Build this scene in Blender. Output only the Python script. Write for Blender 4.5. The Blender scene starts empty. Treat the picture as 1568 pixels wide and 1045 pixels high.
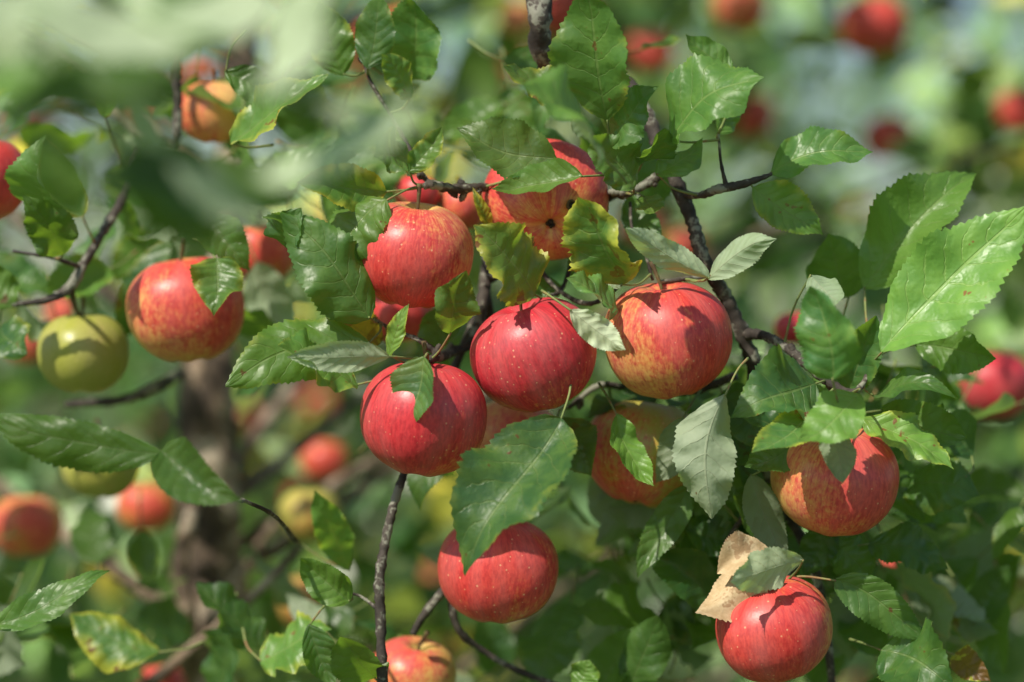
import bpy, math, random
import numpy as np
from mathutils import Vector
random.seed(7); rng=np.random.default_rng(11)
D0=1.42; CZ=1.55
# ---------------------------------------------------------------- helpers
def W(u,v,y=0.0):
    s=(D0+y)*36/85/1568
    return np.array([(u-784)*s, y, CZ+(522.5-v)*s])
def nrm(a):
    a=np.asarray(a,float); l=np.linalg.norm(a); return a/l if l>1e-9 else a
class MB:
    def __init__(s): s.v=[];s.f=[];s.luv=[];s.tint=[];s.m=[];s.n=0
    def add(s,v,f,luv=None,tint=None,mat=0):
        v=np.asarray(v,float).reshape(-1,3); f=np.asarray(f,int)
        s.v.append(v); s.f.append(f+s.n); k=len(v); s.n+=k
        s.luv.append(np.zeros((k,3)) if luv is None else luv)
        t=np.ones((k,4)); 
        if tint is not None: t[:,:3]=tint
        s.tint.append(t); s.m.append(np.full(len(f),mat))
    def build(s,name,mats,parent=None,smooth=True):
        v=np.concatenate(s.v); f=np.concatenate(s.f)
        me=bpy.data.meshes.new(name)
        me.vertices.add(len(v)); me.vertices.foreach_set('co',v.ravel())
        me.loops.add(f.size); me.loops.foreach_set('vertex_index',f.ravel().astype(np.int32))
        me.polygons.add(len(f)); me.polygons.foreach_set('loop_start',(np.arange(len(f))*4).astype(np.int32))
        me.polygons.foreach_set('loop_total',np.full(len(f),4,np.int32))
        me.polygons.foreach_set('material_index',np.concatenate(s.m).astype(np.int32))
        me.update(calc_edges=True)
        a=me.attributes.new('luv','FLOAT_VECTOR','POINT'); a.data.foreach_set('vector',np.concatenate(s.luv).ravel())
        a=me.attributes.new('tint','FLOAT_COLOR','POINT'); a.data.foreach_set('color',np.concatenate(s.tint).ravel())
        if smooth: me.polygons.foreach_set('use_smooth',np.ones(len(f),bool))
        for m in mats: me.materials.append(m)
        ob=bpy.data.objects.new(name,me); bpy.context.collection.objects.link(ob)
        if parent: ob.parent=parent
        return ob
def empty(name):
    o=bpy.data.objects.new(name,None); bpy.context.collection.objects.link(o); o.empty_display_size=.1; return o
def grid(ni,nj):
    i,j=np.meshgrid(np.arange(ni),np.arange(nj),indexing='ij'); a=(i*(nj+1)+j).ravel()
    return np.stack([a,a+nj+1,a+nj+2,a+1],1)
def catmull(P,n=8):
    P=np.asarray(P,float); Q=np.vstack([2*P[0]-P[1],P,2*P[-1]-P[-2]]); out=[]
    for k in range(1,len(Q)-2):
        for t in np.linspace(0,1,n,endpoint=False):
            a,b,c,d=Q[k-1],Q[k],Q[k+1],Q[k+2]
            out.append(.5*((2*b)+(-a+c)*t+(2*a-5*b+4*c-d)*t*t+(-a+3*b-3*c+d)*t**3))
    out.append(Q[-2]); return np.array(out)
def tube(mb,P,R,sides=10,mat=0,n=8,rough=0.0,tint=None):
    C=catmull(np.column_stack([P,R]),n); r=np.maximum(C[:,3],2e-4); C=C[:,:3]
    T=np.gradient(C,axis=0); T/=np.linalg.norm(T,axis=1)[:,None]+1e-12
    ref=np.array([0.31,0.9,0.2]); ref=nrm(ref-T[0]*(ref@T[0])); th=np.linspace(0,2*np.pi,sides+1)
    V=[]
    for k in range(len(C)):
        ref=nrm(ref-T[k]*(ref@T[k])); b=np.cross(T[k],ref)
        rr=r[k]*(1+rough*rng.normal(size=sides+1)); rr[-1]=rr[0]
        if rough>0: rr*=1+1.2*rough*rng.normal()
        V.append(C[k]+rr[:,None]*(np.cos(th)[:,None]*ref+np.sin(th)[:,None]*b))
    V=np.array(V)
    V=np.concatenate([C[:1,None].repeat(sides+1,1),V,C[-1:,None].repeat(sides+1,1)])
    f=grid(len(V)-1,sides)[:,::-1]
    mb.add(V.reshape(-1,3),f,tint=tint,mat=mat)
    return C
# ---------------------------------------------------------------- node helper
class NT:
    def __init__(s,name):
        s.m=bpy.data.materials.new(name); s.m.use_nodes=True; s.t=s.m.node_tree; s.t.nodes.clear()
    def n(s,typ,**kw):
        nd=s.t.nodes.new(typ); ins=kw.pop('ins',{})
        for k,v in kw.items(): setattr(nd,k,v)
        for k,v in ins.items(): s.set(nd,k,v)
        return nd
    def set(s,nd,k,v):
        sock=nd.inputs[k]
        if isinstance(v,bpy.types.NodeSocket): s.t.links.new(v,sock)
        else: sock.default_value=v
    def math(s,op,a,b=0.0,clamp=False):
        nd=s.n('ShaderNodeMath',operation=op,use_clamp=clamp); s.set(nd,0,a); s.set(nd,1,b); return nd.outputs[0]
    def mr(s,x,a,b,c=0.,d=1.,smooth=True):
        nd=s.n('ShaderNodeMapRange',interpolation_type='SMOOTHSTEP' if smooth else 'LINEAR')
        for i,v in enumerate((x,a,b,c,d)): s.set(nd,i,v)
        return nd.outputs[0]
    def mix(s,f,a,b,blend='MIX'):
        nd=s.n('ShaderNodeMix',data_type='RGBA',blend_type=blend)
        s.set(nd,0,f); s.set(nd,6,a); s.set(nd,7,b); return nd.outputs[2]
    def noise(s,vec,scale,detail=3,rough=.55):
        nd=s.n('ShaderNodeTexNoise',ins={'Scale':scale,'Detail':detail,'Roughness':rough})
        if vec is not None: s.set(nd,'Vector',vec)
        return nd.outputs[0]
    def attr(s,name): return s.n('ShaderNodeAttribute',attribute_name=name)
    def sep(s,v):
        nd=s.n('ShaderNodeSeparateXYZ'); s.set(nd,0,v); return nd.outputs
def rgb(*c): return (*c,1.0)
def leaf_mat(name,kind='fine'):
    fine=kind=='fine'
    N=NT(name); ti=N.sep(N.attr('tint').outputs['Color'])   # x yellowing, y brightness, z random
    back=N.n('ShaderNodeNewGeometry').outputs['Backfacing']
    if fine:
        front=N.mix(ti[2],rgb(.032,.110,.038),rgb(.115,.235,.036)); under=N.mix(ti[2],rgb(.28,.38,.23),rgb(.42,.50,.33))
    else:
        front=N.mix(ti[2],rgb(.026,.085,.028),rgb(.135,.21,.035)); under=N.mix(ti[2],rgb(.12,.22,.10),rgb(.30,.38,.18))
    if fine:
        uv=N.sep(N.attr('luv').outputs['Vector']); ax=N.math('ABSOLUTE',uv[0])
        obj=N.n('ShaderNodeTexCoord').outputs['Object']
        n1=N.noise(obj,60,3,.6); n2=N.noise(obj,260,1)
        front=N.mix(N.mr(n1,.35,.7),front,N.mix(.5,front,rgb(.15,.28,.045)))
        wob=N.math('MULTIPLY',N.math('SUBTRACT',n1,.5),.9)
        ph=N.math('FRACT',N.math('ADD',N.math('MULTIPLY',N.math('SUBTRACT',uv[1],N.math('MULTIPLY',N.math('POWER',ax,1.25),.2)),7.5),wob))
        d=N.math('ABSOLUTE',N.math('SUBTRACT',ph,.5))
        lat=N.math('MULTIPLY',N.mr(d,.055,.015),N.mr(ax,.95,.55,.0,.8))
        mid=N.mr(ax,.05,.02); vein=N.math('MAXIMUM',lat,mid)
        front=N.mix(N.math('MULTIPLY',vein,.38),front,rgb(.26,.36,.11))
        under=N.mix(N.math('MULTIPLY',vein,.5),under,rgb(.48,.54,.34))
        yl=N.math('ADD',N.math('MULTIPLY',n1,1.1),N.math('MULTIPLY',N.math('POWER',ax,1.5),.5))
        yf=N.mr(N.math('ADD',yl,ti[0]),1.15,1.7)
        bf=N.mr(N.math('ADD',n1,N.math('MULTIPLY',N.math('ADD',n2,N.math('MULTIPLY',ti[0],.6)),.28)),.86,.885)
        front=N.mix(N.math('MULTIPLY',yf,.85),front,rgb(.48,.48,.05)); under=N.mix(N.math('MULTIPLY',yf,.6),under,rgb(.55,.54,.18))
        front=N.mix(bf,front,rgb(.15,.065,.02)); under=N.mix(bf,under,rgb(.17,.08,.03))
    else:
        yf=N.mr(ti[0],.15,.9); front=N.mix(yf,front,rgb(.52,.42,.04))
    col=N.mix(back,front,under)
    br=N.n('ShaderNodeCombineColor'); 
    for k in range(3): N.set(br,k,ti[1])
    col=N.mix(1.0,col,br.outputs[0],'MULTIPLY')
    p=N.n('ShaderNodeBsdfPrincipled'); N.set(p,'Base Color',col)
    if fine:
        N.set(p,'Roughness',N.math('ADD',N.math('MULTIPLY',back,.2),N.mr(n1,.3,.7,.36,.52)))
        h=N.math('SUBTRACT',N.math('ADD',N.math('MULTIPLY',n1,2.0),N.math('MULTIPLY',N.mr(d,.0,.5),.28)),N.math('MULTIPLY',vein,.35))
        b=N.n('ShaderNodeBump',ins={'Strength':.7,'Distance':.0014}); N.set(b,'Height',h); N.set(p,'Normal',b.outputs[0])
    else: N.set(p,'Roughness',.32)
    N.set(p,'Specular IOR Level',.65)
    o=N.n('ShaderNodeOutputMaterial')
    if kind=='plain': N.t.links.new(p.outputs[0],o.inputs[0]); return N.m
    tr=N.n('ShaderNodeBsdfTranslucent')
    tc=N.mix(.35,N.mix(yf,rgb(.42,.72,.04),rgb(.85,.70,.05)),col,'MIX')
    if fine: tc=N.mix(N.math('MULTIPLY',vein,.35),tc,rgb(.10,.18,.02))
    N.set(tr,'Color',tc)
    mx=N.n('ShaderNodeMixShader'); mx.inputs[0].default_value=.38 if fine else .32
    N.t.links.new(p.outputs[0],mx.inputs[1]); N.t.links.new(tr.outputs[0],mx.inputs[2])
    N.t.links.new(mx.outputs[0],o.inputs[0]); return N.m
def bark_mat(name,c1,c2,c3,scale=1.0):
    N=NT(name); obj=N.n('ShaderNodeTexCoord').outputs['Object']
    n1=N.noise(obj,60*scale,4,.65); n2=N.noise(obj,320*scale,1)
    c=N.mix(N.mr(n1,.35,.65),rgb(*c1),rgb(*c2)); c=N.mix(N.math('MULTIPLY',N.mr(N.math('ADD',n1,N.math('MULTIPLY',n2,.3)),.68,.76),.8),c,rgb(*c3))
    p=N.n('ShaderNodeBsdfPrincipled'); N.set(p,'Base Color',c); N.set(p,'Roughness',.8)
    b=N.n('ShaderNodeBump',ins={'Strength':.8,'Distance':.002/scale}); N.set(b,'Height',n1); N.set(p,'Normal',b.outputs[0])
    o=N.n('ShaderNodeOutputMaterial'); N.t.links.new(p.outputs[0],o.inputs[0]); return N.m
def apple_mat():
    N=NT('apple_skin'); a=N.attr('tint'); ti=N.sep(a.outputs['Color'])  # x blush, y greenness, z crimson
    obj=N.n('ShaderNodeTexCoord').outputs['Object']; rnd=N.n('ShaderNodeObjectInfo').outputs['Random']
    off=N.n('ShaderNodeCombineXYZ'); N.set(off,0,N.math('MULTIPLY',rnd,31.)); N.set(off,1,N.math('MULTIPLY',rnd,17.)); N.set(off,2,rnd)
    def addv(v):
        nd=N.n('ShaderNodeVectorMath',operation='ADD'); N.set(nd,0,v); N.set(nd,1,off.outputs[0]); return nd.outputs[0]
    stk=addv(N.attr('luv').outputs['Vector']); ov=addv(obj)
    s1=N.noise(stk,2.2,4,.6); s2=N.noise(stk,20,3,.65); blot=N.noise(ov,42,2); fine=N.noise(ov,330,1,.7)
    g=N.mix(ti[1],rgb(.82,.40,.11),rgb(.36,.37,.06))
    g=N.mix(N.math('MULTIPLY',N.mr(blot,.3,.7),N.math('SUBTRACT',1.,ti[1],True)),g,rgb(.82,.54,.18))
    red=N.mix(ti[2],rgb(.78,.085,.050),rgb(.60,.014,.045))
    dark=N.mix(ti[2],rgb(.57,.034,.026),rgb(.38,.007,.028))
    red=N.mix(N.mr(s2,.35,.7),red,dark)
    f=N.math('ADD',ti[0],N.math('MULTIPLY',N.math('SUBTRACT',s1,.5),1.1)); f=N.math('ADD',f,N.math('MULTIPLY',N.math('SUBTRACT',s2,.5),.85))
    f=N.math('ADD',f,N.math('MULTIPLY',N.math('SUBTRACT',blot,.5),.9)); f=N.math('ADD',f,N.math('MULTIPLY',N.math('SUBTRACT',fine,.5),.7))
    col=N.mix(N.mr(f,.0,.95),g,red)
    vo=N.n('ShaderNodeTexVoronoi',ins={'Scale':290.,'Vector':ov}); 
    rr=N.sep(vo.outputs['Color'])[0]
    dot=N.mr(N.math('DIVIDE',vo.outputs['Distance'],N.math('ADD',N.math('MULTIPLY',N.math('POWER',rr,2.),.20),.07)),1.0,.4)
    col=N.mix(N.math('MULTIPLY',dot,.55),col,rgb(.92,.56,.30))
    col=N.mix(N.mr(s1,.3,.8,.0,.16),col,rgb(.66,.48,.44))
    p=N.n('ShaderNodeBsdfPrincipled'); N.set(p,'Base Color',col); N.set(p,'Roughness',N.mr(blot,.3,.7,.34,.50))
    N.set(p,'Specular IOR Level',.5)
    b=N.n('ShaderNodeBump',ins={'Strength':.45,'Distance':.0009}); N.set(b,'Height',N.math('ADD',blot,N.math('MULTIPLY',fine,.3))); N.set(p,'Normal',b.outputs[0])
    o=N.n('ShaderNodeOutputMaterial'); N.t.links.new(p.outputs[0],o.inputs[0]); return N.m
LEAF=leaf_mat('apple_leaf','fine'); LEAFB=leaf_mat('far_leaf','far'); LEAFC=leaf_mat('distant_leaf','plain')
BARK=bark_mat('twig_bark',(.030,.023,.019),(.09,.073,.058),(.28,.28,.22))
TRUNK=bark_mat('trunk_bark',(.045,.030,.020),(.30,.21,.14),(.46,.39,.30),.5)
STEM=bark_mat('apple_stem',(.06,.035,.015),(.14,.09,.035),(.12,.14,.04))
PET=bark_mat('leaf_stalk',(.15,.20,.06),(.24,.28,.09),(.28,.14,.07))
DRY=bark_mat('dried_leaf',(.45,.32,.17),(.64,.50,.31),(.34,.20,.10))
CALYX=bark_mat('calyx',(.010,.007,.005),(.03,.02,.012),(.07,.06,.04))
SKIN=apple_mat()
# ---------------------------------------------------------------- leaf
def leaf(mb,B,T,n,w,arch=.06,fold=.25,side=0.,wave=.05,twist=0.,tint=(0,1,.5),ns=40,nc=8,mat=0,roll=0.):
    B=np.asarray(B);T=np.asarray(T); L=np.linalg.norm(T-B); a=(T-B)/L
    n=nrm(n-a*(n@a)); b=np.cross(n,a)
    t=np.linspace(0,1,ns+1); s=np.linspace(-1,1,nc+1)
    pk=rng.uniform(.74,.98)
    prof=np.sin(np.pi*t**pk)**rng.uniform(.64,.88)*(1-.12*t); prof=prof/prof.max()
    prof=prof*np.clip((1-t)/.14,0,1)**.35; prof[-1]=0.0; prof[0]=.03
    saw=np.where(np.arange(ns+1)%2==1,1.036,.975); saw[:3]=1; saw[-2:]=1
    saw=saw*(1+.018*rng.normal(size=ns+1))
    asym=1+.08*rng.normal(size=2)
    tt,ss=np.meshgrid(t,s,indexing='ij')
    hw=.5*w*prof[:,None]*np.where(ss<0,asym[0],asym[1])
    edge=(np.abs(ss)>.99)
    hw=hw*np.where(edge,saw[:,None],1.)
    ph=rng.uniform(0,6.28,5); fr=rng.uniform(1.6,3.4)
    x=ss*hw; z=fold*np.abs(ss)**1.3*hw*(1+.35*np.sin(4*tt+ph[3]))
    z=z+wave*w*(ss**2)*np.sin(fr*np.pi*tt+ph[0]+np.where(ss<0,ph[1],0))*prof[:,None]
    z=z+.5*wave*w*np.abs(ss)**1.5*np.sin(2.7*fr*np.pi*tt+ph[2]+np.where(ss<0,ph[0],0))*prof[:,None]
    z=z-roll*w*np.abs(ss)**3*prof[:,None]
    ang=twist*(tt-.35)
    x2=x*np.cos(ang)-z*np.sin(ang); z2=x*np.sin(ang)+z*np.cos(ang)
    bow=4*tt*(1-tt)
    z2=z2+arch*L*bow*(1+.9*(tt-.5))+.015*L*np.sin(7*tt+ph[2]); x2=x2+side*L*bow*(1+.5*np.sin(3*tt+ph[1]))
    # tips hook over
    hook=.12*np.sin(ph[4])*L; z2=z2-hook*np.clip((tt-.72)/.28,0,1)**2
    al=tt*L+np.where(edge,1,0)*np.where(np.arange(ns+1)%2==1,.35,0.)[:,None]*L/ns*1.2
    al=np.minimum(al,L)
    V=B+al[...,None]*a+x2[...,None]*b+z2[...,None]*n
    uv=np.stack([ss,tt,np.zeros_like(ss)],-1).reshape(-1,3)
    mb.add(V.reshape(-1,3),grid(ns,nc),uv,np.tile(tint,(uv.shape[0],1)),mat)
    return a
def many_leaves(mb,C,A,Nn,L,Wd,tint,ns=4):
    k=len(C); t=np.linspace(0,1,ns+1); pr=np.array([.12,.85,1.,.7,0.]) if ns==4 else np.array([.1,1.,0.])
    Nn=Nn-A*(Nn*A).sum(1)[:,None]; Nn/=np.linalg.norm(Nn,axis=1)[:,None]+1e-9; Bn=np.cross(Nn,A)
    bend=rng.uniform(-.22,.18,k); fd=rng.uniform(.05,.5,k); V=np.zeros((k,ns+1,3,3)); s=np.array([-1,0,1.])
    for i in range(ns+1):
        for j in range(3):
            x=.5*Wd*pr[i]*s[j]; z=bend*L*4*t[i]*(1-t[i])+fd*abs(s[j])*.5*Wd*pr[i]
            V[:,i,j]=C+A*(L*t[i])[:,None]+Bn*x[:,None]+Nn*z[:,None]
    g=grid(ns,2); m=(ns+1)*3; F=(g[None]+(np.arange(k)*m)[:,None,None]).reshape(-1,4)
    uv=np.zeros((k,ns+1,3,3)); uv[...,0]=s[None,None,:]; uv[...,1]=t[None,:,None]
    mb.add(V.reshape(-1,3),F,uv.reshape(-1,3),np.repeat(tint,m,0))
# ---------------------------------------------------------------- apple
def apple_geo(mb,R,axis,c,blush,green,crim,bdir,nphi=44,nth=56,stem=True,h=.88):
    ax=nrm(axis); q=Vector(ax).to_track_quat('Z','Y').to_matrix(); M=np.array(q)
    tw=rng.uniform(0,6.28); phi=np.linspace(0.0001,np.pi-.0001,nphi+1); th=np.linspace(0,2*np.pi,nth+1)
    P,T=np.meshgrid(phi,th,indexing='ij')
    r=np.abs(np.sin(P))**.88; cz=np.cos(P); z=h*np.sign(cz)*np.abs(cz)**.92
    rho=r.copy(); z=z-.24*np.exp(-(rho/.21)**2)*(cz>0)+.18*np.exp(-(rho/.20)**2)*(cz<0)
    r=r*(1+.04*cz)*(1+.028*np.cos(5*T+tw)*(1-cz)*.5+.024*np.cos(2*T+tw*2)+.016*np.cos(3*T-tw))
    z=z*(1+.05*np.cos(T-tw)*rho); z+=np.where(cz<0,.02*np.cos(5*T+tw)*np.exp(-((rho-.35)/.2)**2),0)
    X=np.stack([r*np.cos(T),r*np.sin(T),z],-1)*R
    loc=X.reshape(-1,3); V=loc@M.T
    nd=V/np.linalg.norm(V,axis=1)[:,None]; bd=nrm(bdir)
    bl=blush+.5*(nd@bd)
    cav=np.exp(-(rho/.26)**2).ravel()*(cz.ravel()>0); bl=bl-.5*cav
    gr=np.clip(green+.5*cav+.15*(cz.ravel()<-.8),0,1)
    tint=np.stack([np.clip(bl,-.5,1.6),gr,np.full(len(bl),crim)],1)
    luv=np.stack([np.cos(T),np.sin(T),z*.35],-1).reshape(-1,3)
    mb.add(V+c,grid(nphi,nth),luv,tint,0)
    top=.62*R
    if stem:
        k=rng.uniform(-.35,.35,2); pts=np.array([[0,0,top-.03*R],[k[0]*.1*R,k[1]*.1*R,top+.22*R],[k[0]*.5*R,k[1]*.5*R,top+.58*R]])
        tube(mb,pts@M.T+c,np.array([.0011,.0010,.0016]),8,1,5)
    for i in range(5):
        a=i*1.2566+tw+rng.normal()*.2; zb=-(h-.18)*R; kk=rng.uniform(.6,1.1)
        p=np.array([[.02*np.cos(a),.02*np.sin(a),.01],[.06*np.cos(a)*kk,.06*np.sin(a)*kk,-.05],[.02*np.cos(a+.5),.02*np.sin(a+.5),-.12*kk]])*R; p[:,2]+=zb
        tube(mb,p@M.T+c,np.array([.035,.035,.012])*R,6,2,4)
    return M
def apple(u,v,d,y,axis=(0,-.15,1),blush=.6,green=.1,crim=.3,bdir=(-.4,-.5,.7),stem=True,hole=None):
    c=W(u,v,y); R=d*.5*(D0+y)*36/85/1568/1.03
    mb=MB(); apple_geo(mb,R,axis,np.zeros(3),blush,green,crim,bdir,stem=stem)
    if hole is not None:
        hd=nrm(hole); e1=nrm(np.cross(hd,[0,0,1])); e2=np.cross(hd,e1); th=np.linspace(0,2*np.pi,9)
        o=hd*R*.955
        tube(mb,np.array([o+(e1*np.cos(t)+e2*np.sin(t))*.0026 for t in th]),np.full(9,.0009),6,1,3,.1)
        tube(mb,np.array([o-hd*.004,o-hd*.001,o+hd*.0004]),np.array([.0024,.0024,.001]),8,2,4)
    ob=mb.build('apple',[SKIN,STEM,CALYX]); ob.location=c; return c,R
AP=[ # u,v,d,y,axis,blush,green,crim,bdir
 (632,391,190,.0,(.12,-.18,1),.82,.12,.38,(-.6,-.3,-.4)),
 (838,308,196,.035,(-.05,.80,.5),.84,.10,.35,(-.3,.3,.9)),
 (820,543,196,-.005,(-.35,-.25,1),1.04,.3,.82,(-.3,-.5,.7)),
 (1023,520,207,.005,(-.12,-.18,1),.74,.12,.36,(.7,-.2,.4)),
 (647,640,203,-.015,(.1,-.14,1),1.0,.2,.70,(-.5,-.5,.5)),
 (986,694,190,.06,(.2,.1,1),.26,.85,.28,(-.7,-.5,-.3)),
 (765,872,188,.03,(.0,-.1,1),.74,.4,.42,(-.3,-.6,.2)),
 (1279,735,199,.0,(.1,-.25,1),.50,.35,.3,(.5,-.6,.1)),
 (1184,965,184,-.01,(-.2,-.2,1),.72,.2,.35,(-.3,-.5,.2)),
 (284,474,190,.09,(-.1,-.1,1),.52,.15,.22,(.3,-.5,.5)),
 (127,541,146,.13,(0,-.05,1),-.45,1.,.2,(0,0,1)),
 (-28,275,150,.10,(0,0,1),.8,.1,.4,(0,-1,0)),
 (330,172,112,.17,(0,0,1),.35,.1,.2,(-1,0,0)),
 (785,675,150,.09,(0,0,1),.25,.3,.1,(.3,-.5,0)),
 (610,478,110,.13,(0,0,1),.8,.1,.5,(0,-1,0)),
 (632,1036,135,.09,(.2,-.3,1),.30,.4,.2,(-.5,-.6,.5)),
 (152,712,120,.22,(0,0,1),-.4,1.,.2,(0,-1,0)),
 (640,297,70,.14,(0,0,1),.9,.0,.6,(0,-1,0)),
 (706,318,80,.15,(0,0,1),.35,.0,.1,(0,-1,0)),
 (398,388,110,.22,(0,0,1),.4,.3,.1,(0,-1,0)),
 (1518,590,122,.42,(0,0,1),1.0,.1,.8,(0,-1,0)),
 (1456,598,84,.50,(0,0,1),.35,.0,.1,(0,-1,0)),
 (1216,503,60,.30,(0,0,1),1.0,.0,.9,(0,-1,0)),
 (225,776,92,.50,(0,0,1),.35,.5,.1,(0,-1,0)),
 (42,806,112,.45,(0,0,1),.35,.4,.1,(0,-1,0)),
 (1336,40,108,1.10,(0,0,1),.6,.2,.2,(0,-1,0)),
 (1360,212,84,1.40,(0,0,1),.55,.2,.1,(0,-1,0)),
 (1150,178,80,1.5,(0,0,1),.6,.2,.1,(0,-1,0)),
 (1132,12,92,1.2,(0,0,1),.3,.2,.1,(0,-1,0)),
 (756,120,64,1.3,(0,0,1),.4,.3,.1,(0,-1,0)),
 (995,80,80,1.3,(0,0,1),.45,.1,.3,(0,-1,0)),
 (792,28,60,1.1,(0,0,1),.0,.1,.1,(0,-1,0)),
 (1352,888,90,.6,(0,0,1),.6,.1,.1,(0,-1,0)),
 (474,788,100,.45,(0,0,1),-.2,.9,.1,(0,-1,0)),
 (470,922,100,.5,(0,0,1),.0,.6,.1,(0,-1,0)),
 (245,1052,80,.35,(0,0,1),.8,.0,.3,(0,-1,0)),
 (388,1052,70,.5,(0,0,1),.6,.0,.3,(0,-1,0)),
 (40,528,70,.6,(0,0,1),.3,.1,.1,(0,-1,0)),
 (497,705,74,.8,(0,0,1),.5,.4,.1,(0,-1,0)),
 (1566,170,80,1.2,(0,0,1),.7,.0,.4,(0,-1,0)),
 (1085,590,60,.25,(0,0,1),.2,.1,.1,(0,-1,0)),
 (1052,372,60,.9,(0,0,1),.4,.1,.1,(0,-1,0)),
 (100,480,60,.7,(0,0,1),.4,.1,.1,(0,-1,0)),
 (985,345,70,.9,(0,0,1),.4,.1,.1,(0,-1,0)),
]
for i,a in enumerate(AP): apple(*a,stem=(a[3]<.3),hole=(.38,-.9,-.12) if i==1 else None)
# ---------------------------------------------------------------- hero branch wood
branch=empty('apple_branch')
wood=MB(); BP=[]
def br(pts,rpx,y=None,mat=0,rough=.07,sides=12):
    P=np.array([W(*p) for p in pts]); 
    if np.isscalar(rpx): rpx=[rpx]*len(pts)
    C=tube(wood,P,np.array(rpx)/1000,sides,mat,10,rough); BP.append(C); return C
br([(812,-420,.16),(820,-160,.08),(826,0,.02),(828,70,.025),(850,105,.04),(905,125,.05),(960,128,.045),(992,180,.04),(1012,232,.03),(1038,285,.025),(1062,345,.02),(1078,400,.018),(1108,450,.03),(1136,510,.035),(1156,570,.04),(1150,640,.06),(1190,760,.07),(1240,850,.06),(1265,960,.06),(1280,1120,.06)],
   [9,8,7.2,7,6.5,5,4.6,4.4,4.2,4.2,4.3,4.6,4.5,4.6,4.5,4.2,3.8,3.2,2.8,2.5])
br([(1020,262,.03),(985,285,.03),(955,296,.025),(940,292,.03)],[3,2.6,3.2,2])
br([(955,296,.03),(900,300,.07),(800,292,.06),(740,287,.02),(700,289,.01),(662,283,.005),(648,286,.005)],[2.6,2.4,2.4,2.6,2.9,2.8,2])
br([(662,285,.005),(640,260,.01),(628,230,.02),(600,180,.03),(565,120,.03),(548,60,.04)],[2.2,1.5,1.3,1.1,1.1,.8])
br([(1042,296,.025),(1070,300,.01),(1100,290,.0),(1130,284,.0),(1168,272,.0),(1182,266,.0)],[2.2,2.2,2.8,2.6,1.4,1.0])
br([(1112,285,.0),(1104,250,.0),(1100,205,.0)],[1.5,.9,.8])
br([(1140,512,.035),(1168,514,.02),(1200,530,.01),(1238,560,.0),(1268,585,-.01),(1310,600,-.015),(1345,545,-.01)],[3.6,3,2.8,2.8,3,2,1])
br([(1268,585,-.01),(1300,640,.0),(1290,680,.0)],[2.4,2,1.4])
br([(1128,575,.05),(1060,600,.06),(980,598,.07),(920,590,.06),(870,625,.06)],[2.8,2.2,2,2,1.4])
br([(745,300,.08),(748,380,.09),(742,440,.07),(725,520,.06),(690,540,.04),(668,548,.0),(655,552,-.01)],[3,3.6,3.8,3.2,3,2.6,1.8])
br([(742,440,.07),(760,560,.10),(770,700,.12),(730,830,.1),(690,890,.07),(650,940,.06),(632,972,.06)],[3.4,3.2,3,2.8,2.8,2.6,2])
br([(690,890,.07),(700,960,.07),(745,1000,.08),(800,1030,.08),(880,1060,.08)],[2.6,2.2,2,2,1.8])
br([(668,540,.0),(640,520,.0),(600,505,.01),(572,488,.01)],[2.2,1.4,1.2,1])
br([(622,716,.03),(604,770,.01),(590,830,.005),(581,890,.0),(583,960,.0),(586,1060,.0),(590,1200,.02)],[2.4,2.7,2.8,2.9,3.2,3.2,3.4])
br([(622,716,.03),(680,600,.07),(735,470,.075)],[2.4,2.6,2.8])
br([(581,935,.0),(555,915,.01),(535,908,.01)],[1.4,.9,.8])
br([(215,230,.14),(190,300,.12),(152,365,.10),(125,410,.08),(108,440,.08),(75,458,.08),(30,465,.08),(-60,470,.1)],[3,3,3,3,3.4,2.6,1.8,1.5])
br([(108,440,.08),(115,470,.11),(125,490,.13)],[2.2,1.6,1.4])
br([(272,60,.14),(270,130,.14),(272,190,.14),(266,232,.14)],[3,3.4,3.2,2.6])
br([(125,410,.08),(80,395,.06),(20,385,.06)],[1.6,1.2,1])
br([(100,620,.20),(190,612,.2),(240,592,.2),(272,575,.25)],[2.5,3.5,4,4])
br([(215,1060,.25),(330,962,.26),(400,900,.27),(462,838,.3)],[4.2,3.8,3.4,2.2],mat=1)
br([(745,430,.07),(830,380,.09),(880,330,.08),(945,298,.05)],[3,2.4,2,2])
br([(800,375,.03),(850,440,.03),(905,465,.02),(960,430,.02)],[1.2,1.4,1.4,1])
br([(885,370,.04),(862,440,.04),(838,455,.01)],[1.2,1.2,1.1])
br([(1085,425,.02),(1045,428,.01),(1010,432,.01)],[1.6,1.4,1.3])
br([(965,310,.03),(968,350,.02),(985,380,.01),(1000,430,.01)],[.9,.9,.9,.9])
br([(1240,850,.06),(1205,880,.01),(1192,900,-.005)],[2,1.6,1.3])
br([(1190,760,.07),(1140,790,.05),(1100,850,.05)],[2,1.6,1.2])
br([(370,765,-.06),(420,790,.0),(455,830,.1)],[1,1.3,1.6])
br([(250,692,-.09),(300,745,-.07),(372,768,-.06)],[.9,.9,1])
for k in range(26):
    C=BP[rng.integers(0,11)]; p=C[rng.integers(5,len(C)-2)]; d=nrm(rng.normal(size=3)); l=rng.uniform(.005,.011)
    tube(wood,np.array([p,p+d*l*.6,p+d*l]),np.array([.0020,.0024,.0009]),8,0,5,.08)
allbp=np.concatenate(BP)
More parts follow.
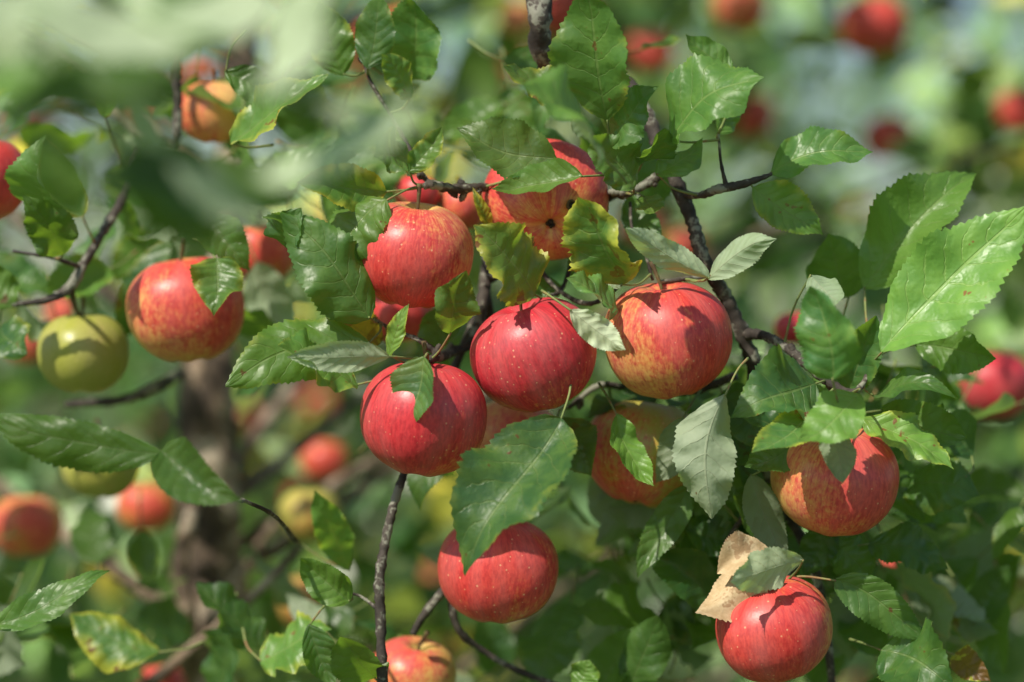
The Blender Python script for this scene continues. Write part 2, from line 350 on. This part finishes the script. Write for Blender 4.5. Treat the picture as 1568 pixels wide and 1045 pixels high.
# ---------------------------------------------------------------- hero leaves
hl=MB()
def hleaf(bu,bv,tu,tv,w,y=0.,yt=None,k='f',nx=-.15,nz=.35,yel=.0,bri=1.,arch=None,fold=None,wave=None,twist=0.,side=None,mat=0,pet=True,roll=None):
    if yt is None: yt=y-.012+rng.uniform(-.025,.02)
    B=W(bu,bv,y); T=W(tu,tv,yt); n=np.array([nx+rng.uniform(-.2,.2),-1.,nz+.1+rng.uniform(-.2,.2)])
    a=nrm(T-B); n=nrm(n-a*(n@a)); 
    s=(D0+y)*36/85/1568; vis=max(abs(n[1]),.62); ww=w*s/vis
    if k=='b': n=-n
    arch=rng.uniform(-.04,.14) if arch is None else arch
    fold=rng.uniform(.15,.65) if fold is None else fold
    wave=rng.uniform(.08,.19) if wave is None else wave
    side=rng.uniform(-.09,.09) if side is None else side
    roll=rng.choice([0,0,.1,.22]) if roll is None else roll
    leaf(hl,B,T,n,ww*1.05,arch,fold,side,wave,twist+rng.uniform(-.6,.6),(yel+max(0,rng.normal()*.14),bri*rng.uniform(.85,1.15),rng.uniform(0,1)),52,10,mat,roll)  # bri paints sunlit leaves lighter and shaded leaves darker in their colour
    if pet:
        d=np.linalg.norm(allbp-B,axis=1); j=d.argmin(); q=allbp[j]
        if d[j]>.06: q=B+nrm(nrm(q-B)-a*.8)*.028+np.array([0,.006,0])
        mid=(B+q)/2-a*min(.003,d[j]*.12); th=.0007
        tube(hl,np.array([B+a*.001,mid,q]),np.array([th*.9,th,th*1.3]),6,1,6)
H=[
 (930,186,902,-30,96,-.02,'f',dict(nx=-.3,nz=.3,fold=.35,arch=.05,side=0,twist=0)),
 (876,152,768,106,50,.0,'f',dict(yel=.35,nz=.6)),
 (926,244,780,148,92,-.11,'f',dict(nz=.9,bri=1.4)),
 (852,244,700,192,84,-.015,'f',dict(nz=.3)),
 (892,270,755,300,46,-.03,'f',dict(nz=.7,bri=1.2)),
 (934,208,1000,133,50,-.005,'f',dict(nz=.2)),
 (972,288,902,208,64,-.01,'f',dict(nx=.4,nz=.0)),
 (985,248,1012,188,42,-.01,'f',dict(nx=.5,nz=-.2)),
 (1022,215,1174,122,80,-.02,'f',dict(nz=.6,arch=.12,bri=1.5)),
 (1120,114,1048,56,48,-.0,'f',dict(nz=.6,yel=.1)),
 (1100,206,1128,146,38,.02,'f',dict(nx=.5,nz=-.3)),
 (1004,268,1077,214,42,-.01,'f',dict(nz=.7,bri=1.5)),
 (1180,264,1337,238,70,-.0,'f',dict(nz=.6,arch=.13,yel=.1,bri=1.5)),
 (1152,288,1260,358,64,.0,'f',dict(nz=.1,yel=.35,arch=.05)),
 (1085,428,1182,364,36,-.01,'b',dict(fold=.9,nz=.2,bri=1.2)),
 (1088,427,963,358,34,-.02,'b',dict(nz=-.4,twist=1.0,bri=1.4)),
 (952,438,892,292,72,-.015,'f',dict(nz=.3,yel=.45,nx=-.5,side=-.05,bri=1.4)),
 (818,452,720,346,78,-.02,'f',dict(nx=-.2,nz=.5,yel=.5)),
 (752,348,726,288,18,.01,'f',dict(yel=.8)),
 (945,476,863,430,48,-.02,'f',dict(nz=.8,bri=1.7)),
 (872,474,957,536,50,-.05,'b',dict(nz=-.2,bri=1.4,roll=.15,wave=.14)),
 (592,306,515,400,84,-.02,'f',dict(nz=.4,nx=-.4,bri=1.2)),
 (567,488,428,328,104,-.02,'f',dict(nz=.3,nx=-.1,arch=.09)),
 (440,380,462,318,52,.0,'f',dict(nz=.3)),
 (592,294,454,280,56,.0,'f',dict(nz=-.1,yel=.4)),
 (690,512,716,416,50,-.02,'f',dict(nx=.5,nz=.1)),
 (596,546,629,466,28,-.03,'f',dict(yel=.1,bri=1.5,nz=.8)),
 (566,526,348,600,88,-.01,'f',dict(nz=.25,yel=.3,arch=.10)),
 (597,546,438,540,42,-.04,'b',dict(nz=-.5,bri=1.3,arch=-.08,twist=1.)),
 (550,590,426,528,60,-.02,'f',dict(yel=.15,nz=.8,bri=1.2)),
 (650,546,622,652,74,-.05,'f',dict(nz=.7,nx=-.5,bri=1.3,fold=.3,wave=.06,roll=0,twist=0)),
 (860,642,704,868,116,-.045,'f',dict(nz=.35,nx=-.2,arch=.06,yel=.22)),
 (944,634,996,748,42,.0,'f',dict(nx=.5,nz=.2,bri=1.4,twist=.8)),
 (1110,604,1092,796,92,-.04,'b',dict(nz=-.3,nx=.2,bri=1.2,wave=.15)),
 (1046,640,1000,740,54,.01,'b',dict(bri=.6)),
 (1248,588,1124,634,100,-.02,'f',dict(nz=.2,nx=.1)),
 (1275,582,1246,436,92,-.085,'f',dict(nx=-.5,nz=.4,bri=1.4,fold=.6)),
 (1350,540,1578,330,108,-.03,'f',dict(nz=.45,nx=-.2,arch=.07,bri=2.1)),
 (1322,442,1492,256,100,.03,'f',dict(nz=.35,arch=.07,bri=1.2)),
 (1300,455,1268,354,72,.06,'f',dict(nz=.2)),
 (1400,528,1527,550,54,.02,'f',dict(nz=.1,bri=.9)),
 (1335,606,1460,598,30,-.01,'f',dict(nz=.7)),
 (1348,628,1480,672,66,.02,'f',dict(nz=.0,bri=.8)),
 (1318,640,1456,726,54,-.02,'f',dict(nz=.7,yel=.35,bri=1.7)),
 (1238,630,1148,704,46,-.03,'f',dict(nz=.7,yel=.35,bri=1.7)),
 (1316,600,1222,684,62,-.06,'f',dict(nz=.6,bri=1.4)),
 (1240,660,1140,712,60,-.01,'f',dict(nz=.1)),
 (1268,650,1290,742,44,-.055,'b',dict(bri=.6)),
 (1150,726,1206,868,54,-.01,'b',dict(bri=.6)),
 (1232,858,1120,892,46,-.04,'b',dict(nz=-.4,bri=1.3,arch=.08)),
 (1278,888,1416,980,64,-.01,'f',dict(nz=.1)),
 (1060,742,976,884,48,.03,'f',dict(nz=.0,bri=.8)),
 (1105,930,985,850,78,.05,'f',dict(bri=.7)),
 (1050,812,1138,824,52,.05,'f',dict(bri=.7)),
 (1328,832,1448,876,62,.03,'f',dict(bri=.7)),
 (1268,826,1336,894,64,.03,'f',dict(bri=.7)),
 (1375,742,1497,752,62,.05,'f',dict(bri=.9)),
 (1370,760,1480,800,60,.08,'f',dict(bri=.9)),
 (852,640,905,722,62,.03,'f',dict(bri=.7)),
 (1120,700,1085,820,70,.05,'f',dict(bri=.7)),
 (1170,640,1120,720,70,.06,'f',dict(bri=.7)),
 (563,106,582,-12,64,.02,'f',dict(nz=.2)),
 (526,116,488,2,68,.03,'f',dict(nz=.1)),
 (618,126,632,-12,76,.07,'f',dict(nz=.4,bri=1.3)),
 (354,222,513,124,62,.03,'f',dict(nz=.7,yel=.4,arch=.12,bri=1.5)),
 (344,108,440,168,50,.03,'f',dict(nz=.2,yel=.2)),
 (630,150,578,84,38,.02,'f',dict(nz=.5,yel=.4)),
 (626,264,678,196,44,-.01,'f',dict(yel=.4,nz=.2)),
 (630,246,572,240,46,.01,'f',dict(nz=.3,yel=.1)),
 (72,338,60,212,58,.04,'f',dict(nz=.8,bri=1.5)),
 (98,388,34,298,48,.05,'f',dict(nz=.0,bri=.8)),
 (126,332,70,214,52,.08,'f',dict(yel=.25)),
 (160,180,170,70,40,.08,'f',dict(yel=.3,bri=1.3)),
 (332,396,326,480,62,.03,'f',dict(yel=.4,nz=.5)),
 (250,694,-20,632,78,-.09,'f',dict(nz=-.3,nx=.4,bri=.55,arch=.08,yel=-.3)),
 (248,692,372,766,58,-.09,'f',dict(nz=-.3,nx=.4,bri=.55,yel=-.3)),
 (-10,960,170,876,46,-.02,'f',dict(nz=.2)),
 (536,922,460,854,56,-.0,'f',dict(nz=.3)),
 (534,874,482,752,46,.10,'f',dict(nz=.8,yel=.25,bri=1.8)),
 (472,956,512,1050,56,.02,'f',dict()),
 (575,1040,520,966,58,.01,'f',dict(nz=.0)),
 (398,1014,500,958,52,.06,'f',dict(nz=.8,yel=.35,bri=1.5)),
 (244,1000,108,948,66,.10,'f',dict(nz=.7,yel=.5,bri=1.2)),
 (884,1060,902,1010,46,.03,'f',dict(nz=.6)),
 (1350,996,1456,1050,74,.0,'f',dict()),
 (1460,1002,1518,1046,34,.03,'f',dict(yel=.9)),
 (905,1070,975,960,60,.09,'f',dict(bri=.8)),
 (960,1060,1010,940,64,.07,'f',dict(bri=.8)),
 (985,300,1003,332,30,.01,'f',dict()),
 (905,300,870,430,30,.06,'f',dict(yel=.1)),
 (0,500,40,540,50,.08,'f',dict(yel=.3)),
 (1240,420,1290,460,28,-.01,'b',dict(bri=1.2)),
 (585,520,510,478,44,.03,'f',dict(yel=.9)),
 (300,330,380,410,60,.05,'f',dict()),
 (20,470,-30,400,60,.08,'f',dict(bri=.8)),
 (1225,590,1300,640,60,.02,'f',dict(bri=1.)),
 (1230,690,1130,640,60,.02,'f',dict(bri=.9)),
 (690,640,640,780,60,.09,'f',dict(bri=.8)),
 (1490,700,1400,640,60,.05,'f',dict(bri=.8)),
 (1300,600,1345,480,54,.0,'f',dict(bri=1.1)),
 (1190,600,1210,700,60,.03,'f',dict(bri=.9)),
 (1330,700,1420,800,60,.04,'f',dict(bri=.8)),
 (1200,800,1110,760,60,.06,'f',dict(bri=.8)),
 (1270,800,1230,880,54,.03,'f',dict(bri=.7)),
 (700,470,650,560,46,.05,'f',dict(bri=.8)),
 (860,440,800,470,40,.04,'f',dict(bri=.9)),
 (1000,600,900,640,50,.07,'f',dict(bri=.7)),
 (1105,600,1180,700,64,.05,'f',dict(bri=.8)),
 (960,300,1010,380,40,.05,'f',dict(bri=.9)),
 (905,390,950,440,34,.0,'b',dict(bri=1.2)),
]
for h in H: hleaf(h[0],h[1],h[2],h[3],h[4],y=h[5],k=h[6],**h[7])
hleaf(1178,846,1064,938,70,y=-.035,k='b',fold=.8,wave=.08,twist=.5,arch=.2,mat=2,pet=False)
hleaf(1180,842,1098,880,60,y=-.02,k='f',fold=.8,wave=.08,twist=-.6,arch=.15,mat=2,pet=False)
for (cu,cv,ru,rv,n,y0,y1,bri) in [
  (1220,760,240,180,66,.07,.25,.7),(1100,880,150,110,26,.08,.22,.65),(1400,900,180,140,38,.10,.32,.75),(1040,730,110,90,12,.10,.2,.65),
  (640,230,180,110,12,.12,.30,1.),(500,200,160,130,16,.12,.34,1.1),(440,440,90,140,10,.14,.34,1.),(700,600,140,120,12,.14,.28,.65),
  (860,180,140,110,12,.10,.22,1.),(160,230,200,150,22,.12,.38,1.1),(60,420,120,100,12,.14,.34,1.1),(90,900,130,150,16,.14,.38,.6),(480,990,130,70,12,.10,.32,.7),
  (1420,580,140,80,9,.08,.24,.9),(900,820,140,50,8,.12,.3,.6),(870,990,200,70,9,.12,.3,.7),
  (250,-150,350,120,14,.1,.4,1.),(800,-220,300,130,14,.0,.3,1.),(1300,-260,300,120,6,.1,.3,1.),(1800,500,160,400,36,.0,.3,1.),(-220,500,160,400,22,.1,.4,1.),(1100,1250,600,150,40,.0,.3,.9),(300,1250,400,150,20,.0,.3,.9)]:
    for i in range(n):
        u=cu+ru*rng.uniform(-1,1); v=cv+rv*rng.uniform(-1,1); y=rng.uniform(y0,y1)
        B=W(u,v,y); L=rng.uniform(.036,.072); a=nrm(np.array([rng.normal(),rng.normal()*.8,rng.normal()-.35]))
        nn=np.array([rng.normal()*.6,-.6+rng.normal()*.6,.8])*rng.choice([1,1,1,-1])
        leaf(hl,B,B+a*L,nn,L*rng.uniform(.45,.66),rng.uniform(-.06,.18),rng.uniform(.1,.6),rng.uniform(-.09,.09),rng.uniform(.06,.16),rng.uniform(-.8,.8),(max(0,rng.normal()*.25),bri*rng.uniform(.8,1.15),rng.uniform()),28,6)  # bri darkens the filler leaf colour where the branch lies in shade
        tube(hl,np.array([B,B-a*.012,B-a*.024+np.array([0,.006,.004])]),np.array([.0007,.0007,.001]),5,1,4)
wood.build('wood',[BARK,TRUNK],branch)
hl.build('leaves',[LEAF,PET,DRY],branch)
# ---------------------------------------------------------------- near out-of-focus branch
near=empty('apple_branch'); nw=MB(); nl=MB()
NB=[(-420,-120,-.42),(-100,-60,-.46),(150,20,-.48),(330,80,-.50),(520,190,-.52)]
tube(nw,np.array([W(*p) for p in NB]),np.array([4,3.5,3,2.2,1.2])/1000,8,0,8,.05)
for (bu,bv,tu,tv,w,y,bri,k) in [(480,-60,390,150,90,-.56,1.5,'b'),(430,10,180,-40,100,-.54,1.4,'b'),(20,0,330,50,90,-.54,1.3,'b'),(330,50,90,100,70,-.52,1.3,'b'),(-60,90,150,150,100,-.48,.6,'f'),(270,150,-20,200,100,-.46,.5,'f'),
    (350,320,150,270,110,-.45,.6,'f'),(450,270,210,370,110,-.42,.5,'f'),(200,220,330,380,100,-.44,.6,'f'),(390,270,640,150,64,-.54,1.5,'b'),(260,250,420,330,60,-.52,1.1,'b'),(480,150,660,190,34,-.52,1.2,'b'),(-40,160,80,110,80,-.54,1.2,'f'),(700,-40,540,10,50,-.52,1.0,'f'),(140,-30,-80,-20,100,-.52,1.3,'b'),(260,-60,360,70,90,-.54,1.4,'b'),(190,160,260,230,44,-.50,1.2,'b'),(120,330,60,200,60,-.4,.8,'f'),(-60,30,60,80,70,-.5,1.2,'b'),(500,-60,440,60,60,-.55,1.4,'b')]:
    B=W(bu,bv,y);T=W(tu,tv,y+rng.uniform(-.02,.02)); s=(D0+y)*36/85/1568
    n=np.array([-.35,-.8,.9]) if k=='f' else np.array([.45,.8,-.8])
    leaf(nl,B,T,n,w*s*1.35,.08,.25,0,.06,.2,(.0,bri,.8),30,6)  # bri lifts the pale leaves' colour to stand in for sky sheen
nw.build('wood',[BARK],near); nl.build('leaves',[LEAF],near)
# ---------------------------------------------------------------- orchard trees behind
def rand_dirs(k,bias=(0,0,0)):
    A=rng.normal(size=(k,3))+np.array(bias); return A/np.linalg.norm(A,axis=1)[:,None]
def crown(mb,centers,rad,nper,L0=.06,bright=1.,ns=4):
    k=len(centers)*nper; C=np.repeat(centers,nper,0)+rng.normal(size=(k,3))*rad
    A=rand_dirs(k,(0,0,-.3)); Nn=rand_dirs(k,(-.2,-.5,.9)); L=rng.uniform(.75,1.4,k)*L0
    cb=np.repeat(np.exp(rng.normal(size=len(centers))*.55),nper)
    cy=np.repeat(np.clip(rng.normal(size=len(centers))*.25,-.1,.6),nper)
    tint=np.stack([np.clip(cy+rng.normal(size=k)*.22,0,.9),np.clip(bright*cb*rng.uniform(.6,1.6,k),.2,3.8),rng.uniform(0,1,k)],1)  # bright and clump factor paint sunlit and dark patches into leaf colour
    many_leaves(mb,C,A,Nn,L,L*rng.uniform(.5,.7,k),tint,ns)
def tree(x,y,h,cr,nclump,nper,napple,L0=.06,base=.035,zmin=.55,bright=1.,path=None,crad=.085,keep=None,mat=None,shade_clumps=None):
    e=empty('apple_tree'); tw=MB(); tl=MB(); ta=MB()
    P=path if path is not None else np.array([[x,y,-.02],[x+.04,y,.5],[x-.03,y+.03,1.1],[x+.05,y,h*.6],[x,y,h*.9]])
    Rr=base*np.linspace(1.15,.3,len(P)); C=tube(tw,P,Rr,14,0,10,.035)
    cs=[]
    while len(cs)<nclump:
        p=rng.uniform(-1,1,3)
        if p@p>1 or p@p<.08: continue
        c=[x+p[0]*cr[0],y+p[1]*cr[1],zmin+(h-zmin)*(p[2]*.5+.5)]
        if keep and not keep(c): continue
        cs.append(c)
    if shade_clumps is not None: cs=cs+shade_clumps
    cs=np.array(cs)
    for c in cs[::3]:
        zz=np.clip(c[2]-.35*np.hypot(c[0]-x,c[1]-y)-.1,.45,h*.85); q=C[np.abs(C[:,2]-zz).argmin()]
        m=(q+c)/2+np.array([0,.03,.06])
        tube(tw,np.array([q,m,c]),np.array([.006,.004,.002]),7,0,6,.06)
    crown(tl,cs,crad,nper,L0,bright)
    for i in range(napple):
        c=cs[rng.integers(len(cs))]+rng.normal(size=3)*.09
        if keep and not keep(c): continue
        apple_geo(ta,rng.uniform(.031,.040),(rng.normal()*.2,rng.normal()*.2,1),c,rng.uniform(.0,.8),rng.uniform(0,.6),rng.uniform(0,.5),(-.4,-.7,.4),16,20,False)
    tw.build('trunk_and_limbs',[TRUNK],e); tl.build('crown_foliage',[mat or LEAFB],e)
    if napple: ta.build('fruit',[SKIN,STEM,CALYX],e)
ty=.48
P0=np.array([W(300,1045,ty)*[1,1,0]+[0.03,0,-.02],W(305,1045,ty)*[1,1,0]+[.01,0,.6],W(328,1045,ty),W(322,860,ty),W(316,700,ty),W(320,560,ty),W(330,420,ty+.05),W(360,200,ty+.1),W(380,-100,ty+.15),W(400,-500,ty+.2)])
# unseen crown clumps, added overhead to shade what stands behind the fruiting branch
top=[[rng.uniform(-1.7,.7),rng.uniform(.05,1.3),rng.uniform(2.25,3.0)] for _ in range(56)]
tree(P0[3][0],ty+.65,2.5,(1.1,.42,0),56,32,12,.064,.030,.8,.9,P0,.085,
     lambda c: not (abs(c[0]-P0[3][0])<.2 and c[1]<ty+.4 and 1.2<c[2]<1.62),None,top)
sw=MB()
for pts,r in [([(270,1060,.46),(288,950,.42),(275,870,.42),(290,790,.42),(300,740,.46)],[.007,.007,.007,.006,.005]),([(285,1060,.46),(320,960,.44),(355,900,.46),(420,800,.48)],[.006,.006,.005,.003])]:
    tube(sw,np.array([W(*p) for p in pts]),np.array(r),10,0,8,.06)
so=sw.build('suckers',[TRUNK]); so.parent=bpy.data.objects['apple_tree']
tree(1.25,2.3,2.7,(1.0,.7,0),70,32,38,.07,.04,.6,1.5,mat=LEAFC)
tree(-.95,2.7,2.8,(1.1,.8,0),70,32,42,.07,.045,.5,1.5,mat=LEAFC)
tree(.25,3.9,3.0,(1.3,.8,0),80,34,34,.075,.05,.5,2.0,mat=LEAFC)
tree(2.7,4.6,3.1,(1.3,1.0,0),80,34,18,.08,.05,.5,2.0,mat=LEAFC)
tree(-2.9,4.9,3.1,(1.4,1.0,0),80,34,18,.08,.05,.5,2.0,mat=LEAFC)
dr=MB(); cs=[]
for i in range(600): cs.append([rng.uniform(-11,11),rng.uniform(7,11),rng.uniform(.2,3.9)])
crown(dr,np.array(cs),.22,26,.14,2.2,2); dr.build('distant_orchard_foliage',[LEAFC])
# ---------------------------------------------------------------- ground and grass
N=NT('meadow'); obj=N.n('ShaderNodeTexCoord').outputs['Object']
c=N.mix(N.mr(N.noise(obj,1.2,4),.3,.7),rgb(.04,.08,.02),rgb(.11,.15,.035)); c=N.mix(N.mr(N.noise(obj,30,3),.55,.7),c,rgb(.15,.14,.05))
p=N.n('ShaderNodeBsdfPrincipled'); N.set(p,'Base Color',c); N.set(p,'Roughness',.9)
o=N.n('ShaderNodeOutputMaterial'); N.t.links.new(p.outputs[0],o.inputs[0])
g=MB(); n=60; xs=np.linspace(-1,1,n+1); xs=np.sign(xs)*np.abs(xs)**2.2*300
X,Y=np.meshgrid(xs,xs,indexing='ij'); Z=.03*np.sin(X*.7)*np.cos(Y*.9)-.02
g.add(np.stack([X,Y,Z],-1).reshape(-1,3),grid(n,n)); g.build('ground',[N.m])
gr=MB(); k=16000; C=np.stack([rng.uniform(-6,6,k),rng.uniform(-2,10,k),np.full(k,-.02)],1)
A=rand_dirs(k,(0,0,3.2)); L=rng.uniform(.06,.2,k)
many_leaves(gr,C,A,rand_dirs(k,(0,-1,.3)),L,L*.06+.003,np.stack([rng.uniform(0,.3,k),rng.uniform(.7,1.3,k),rng.uniform(0,1,k)],1),2)
gr.build('grass',[LEAFC])
# ---------------------------------------------------------------- light, sky, camera
sv=Vector((-.52,-.58,.82)).normalized()
sl=bpy.data.lights.new('sun','SUN'); sl.energy=5.0; sl.angle=math.radians(.5); sl.color=(1.,.93,.80)
so=bpy.data.objects.new('sun',sl); so.rotation_euler=sv.to_track_quat('Z','Y').to_euler(); so.location=(-3,-3,6); bpy.context.collection.objects.link(so)
w=bpy.data.worlds.new('World'); bpy.context.scene.world=w; w.use_nodes=True; nt=w.node_tree
sk=nt.nodes.new('ShaderNodeTexSky'); sk.sky_type='NISHITA'; sk.sun_disc=False
sk.sun_elevation=math.asin(sv.z); sk.sun_rotation=math.atan2(sv.x,sv.y)
bg=nt.nodes['Background']; bg.inputs[1].default_value=.11; nt.links.new(sk.outputs[0],bg.inputs[0])
cd=bpy.data.cameras.new('camera'); cam=bpy.data.objects.new('camera',cd); bpy.context.collection.objects.link(cam)
cam.location=(0,-D0,CZ); cam.rotation_euler=(math.radians(90),0,0); cd.lens=85; cd.sensor_width=36; cd.clip_start=.02; cd.clip_end=1000
cd.dof.use_dof=True; cd.dof.focus_distance=D0-.025; cd.dof.aperture_fstop=2.5
sc=bpy.context.scene; sc.camera=cam; sc.view_settings.view_transform='Standard'; sc.view_settings.look='None'; sc.view_settings.exposure=0
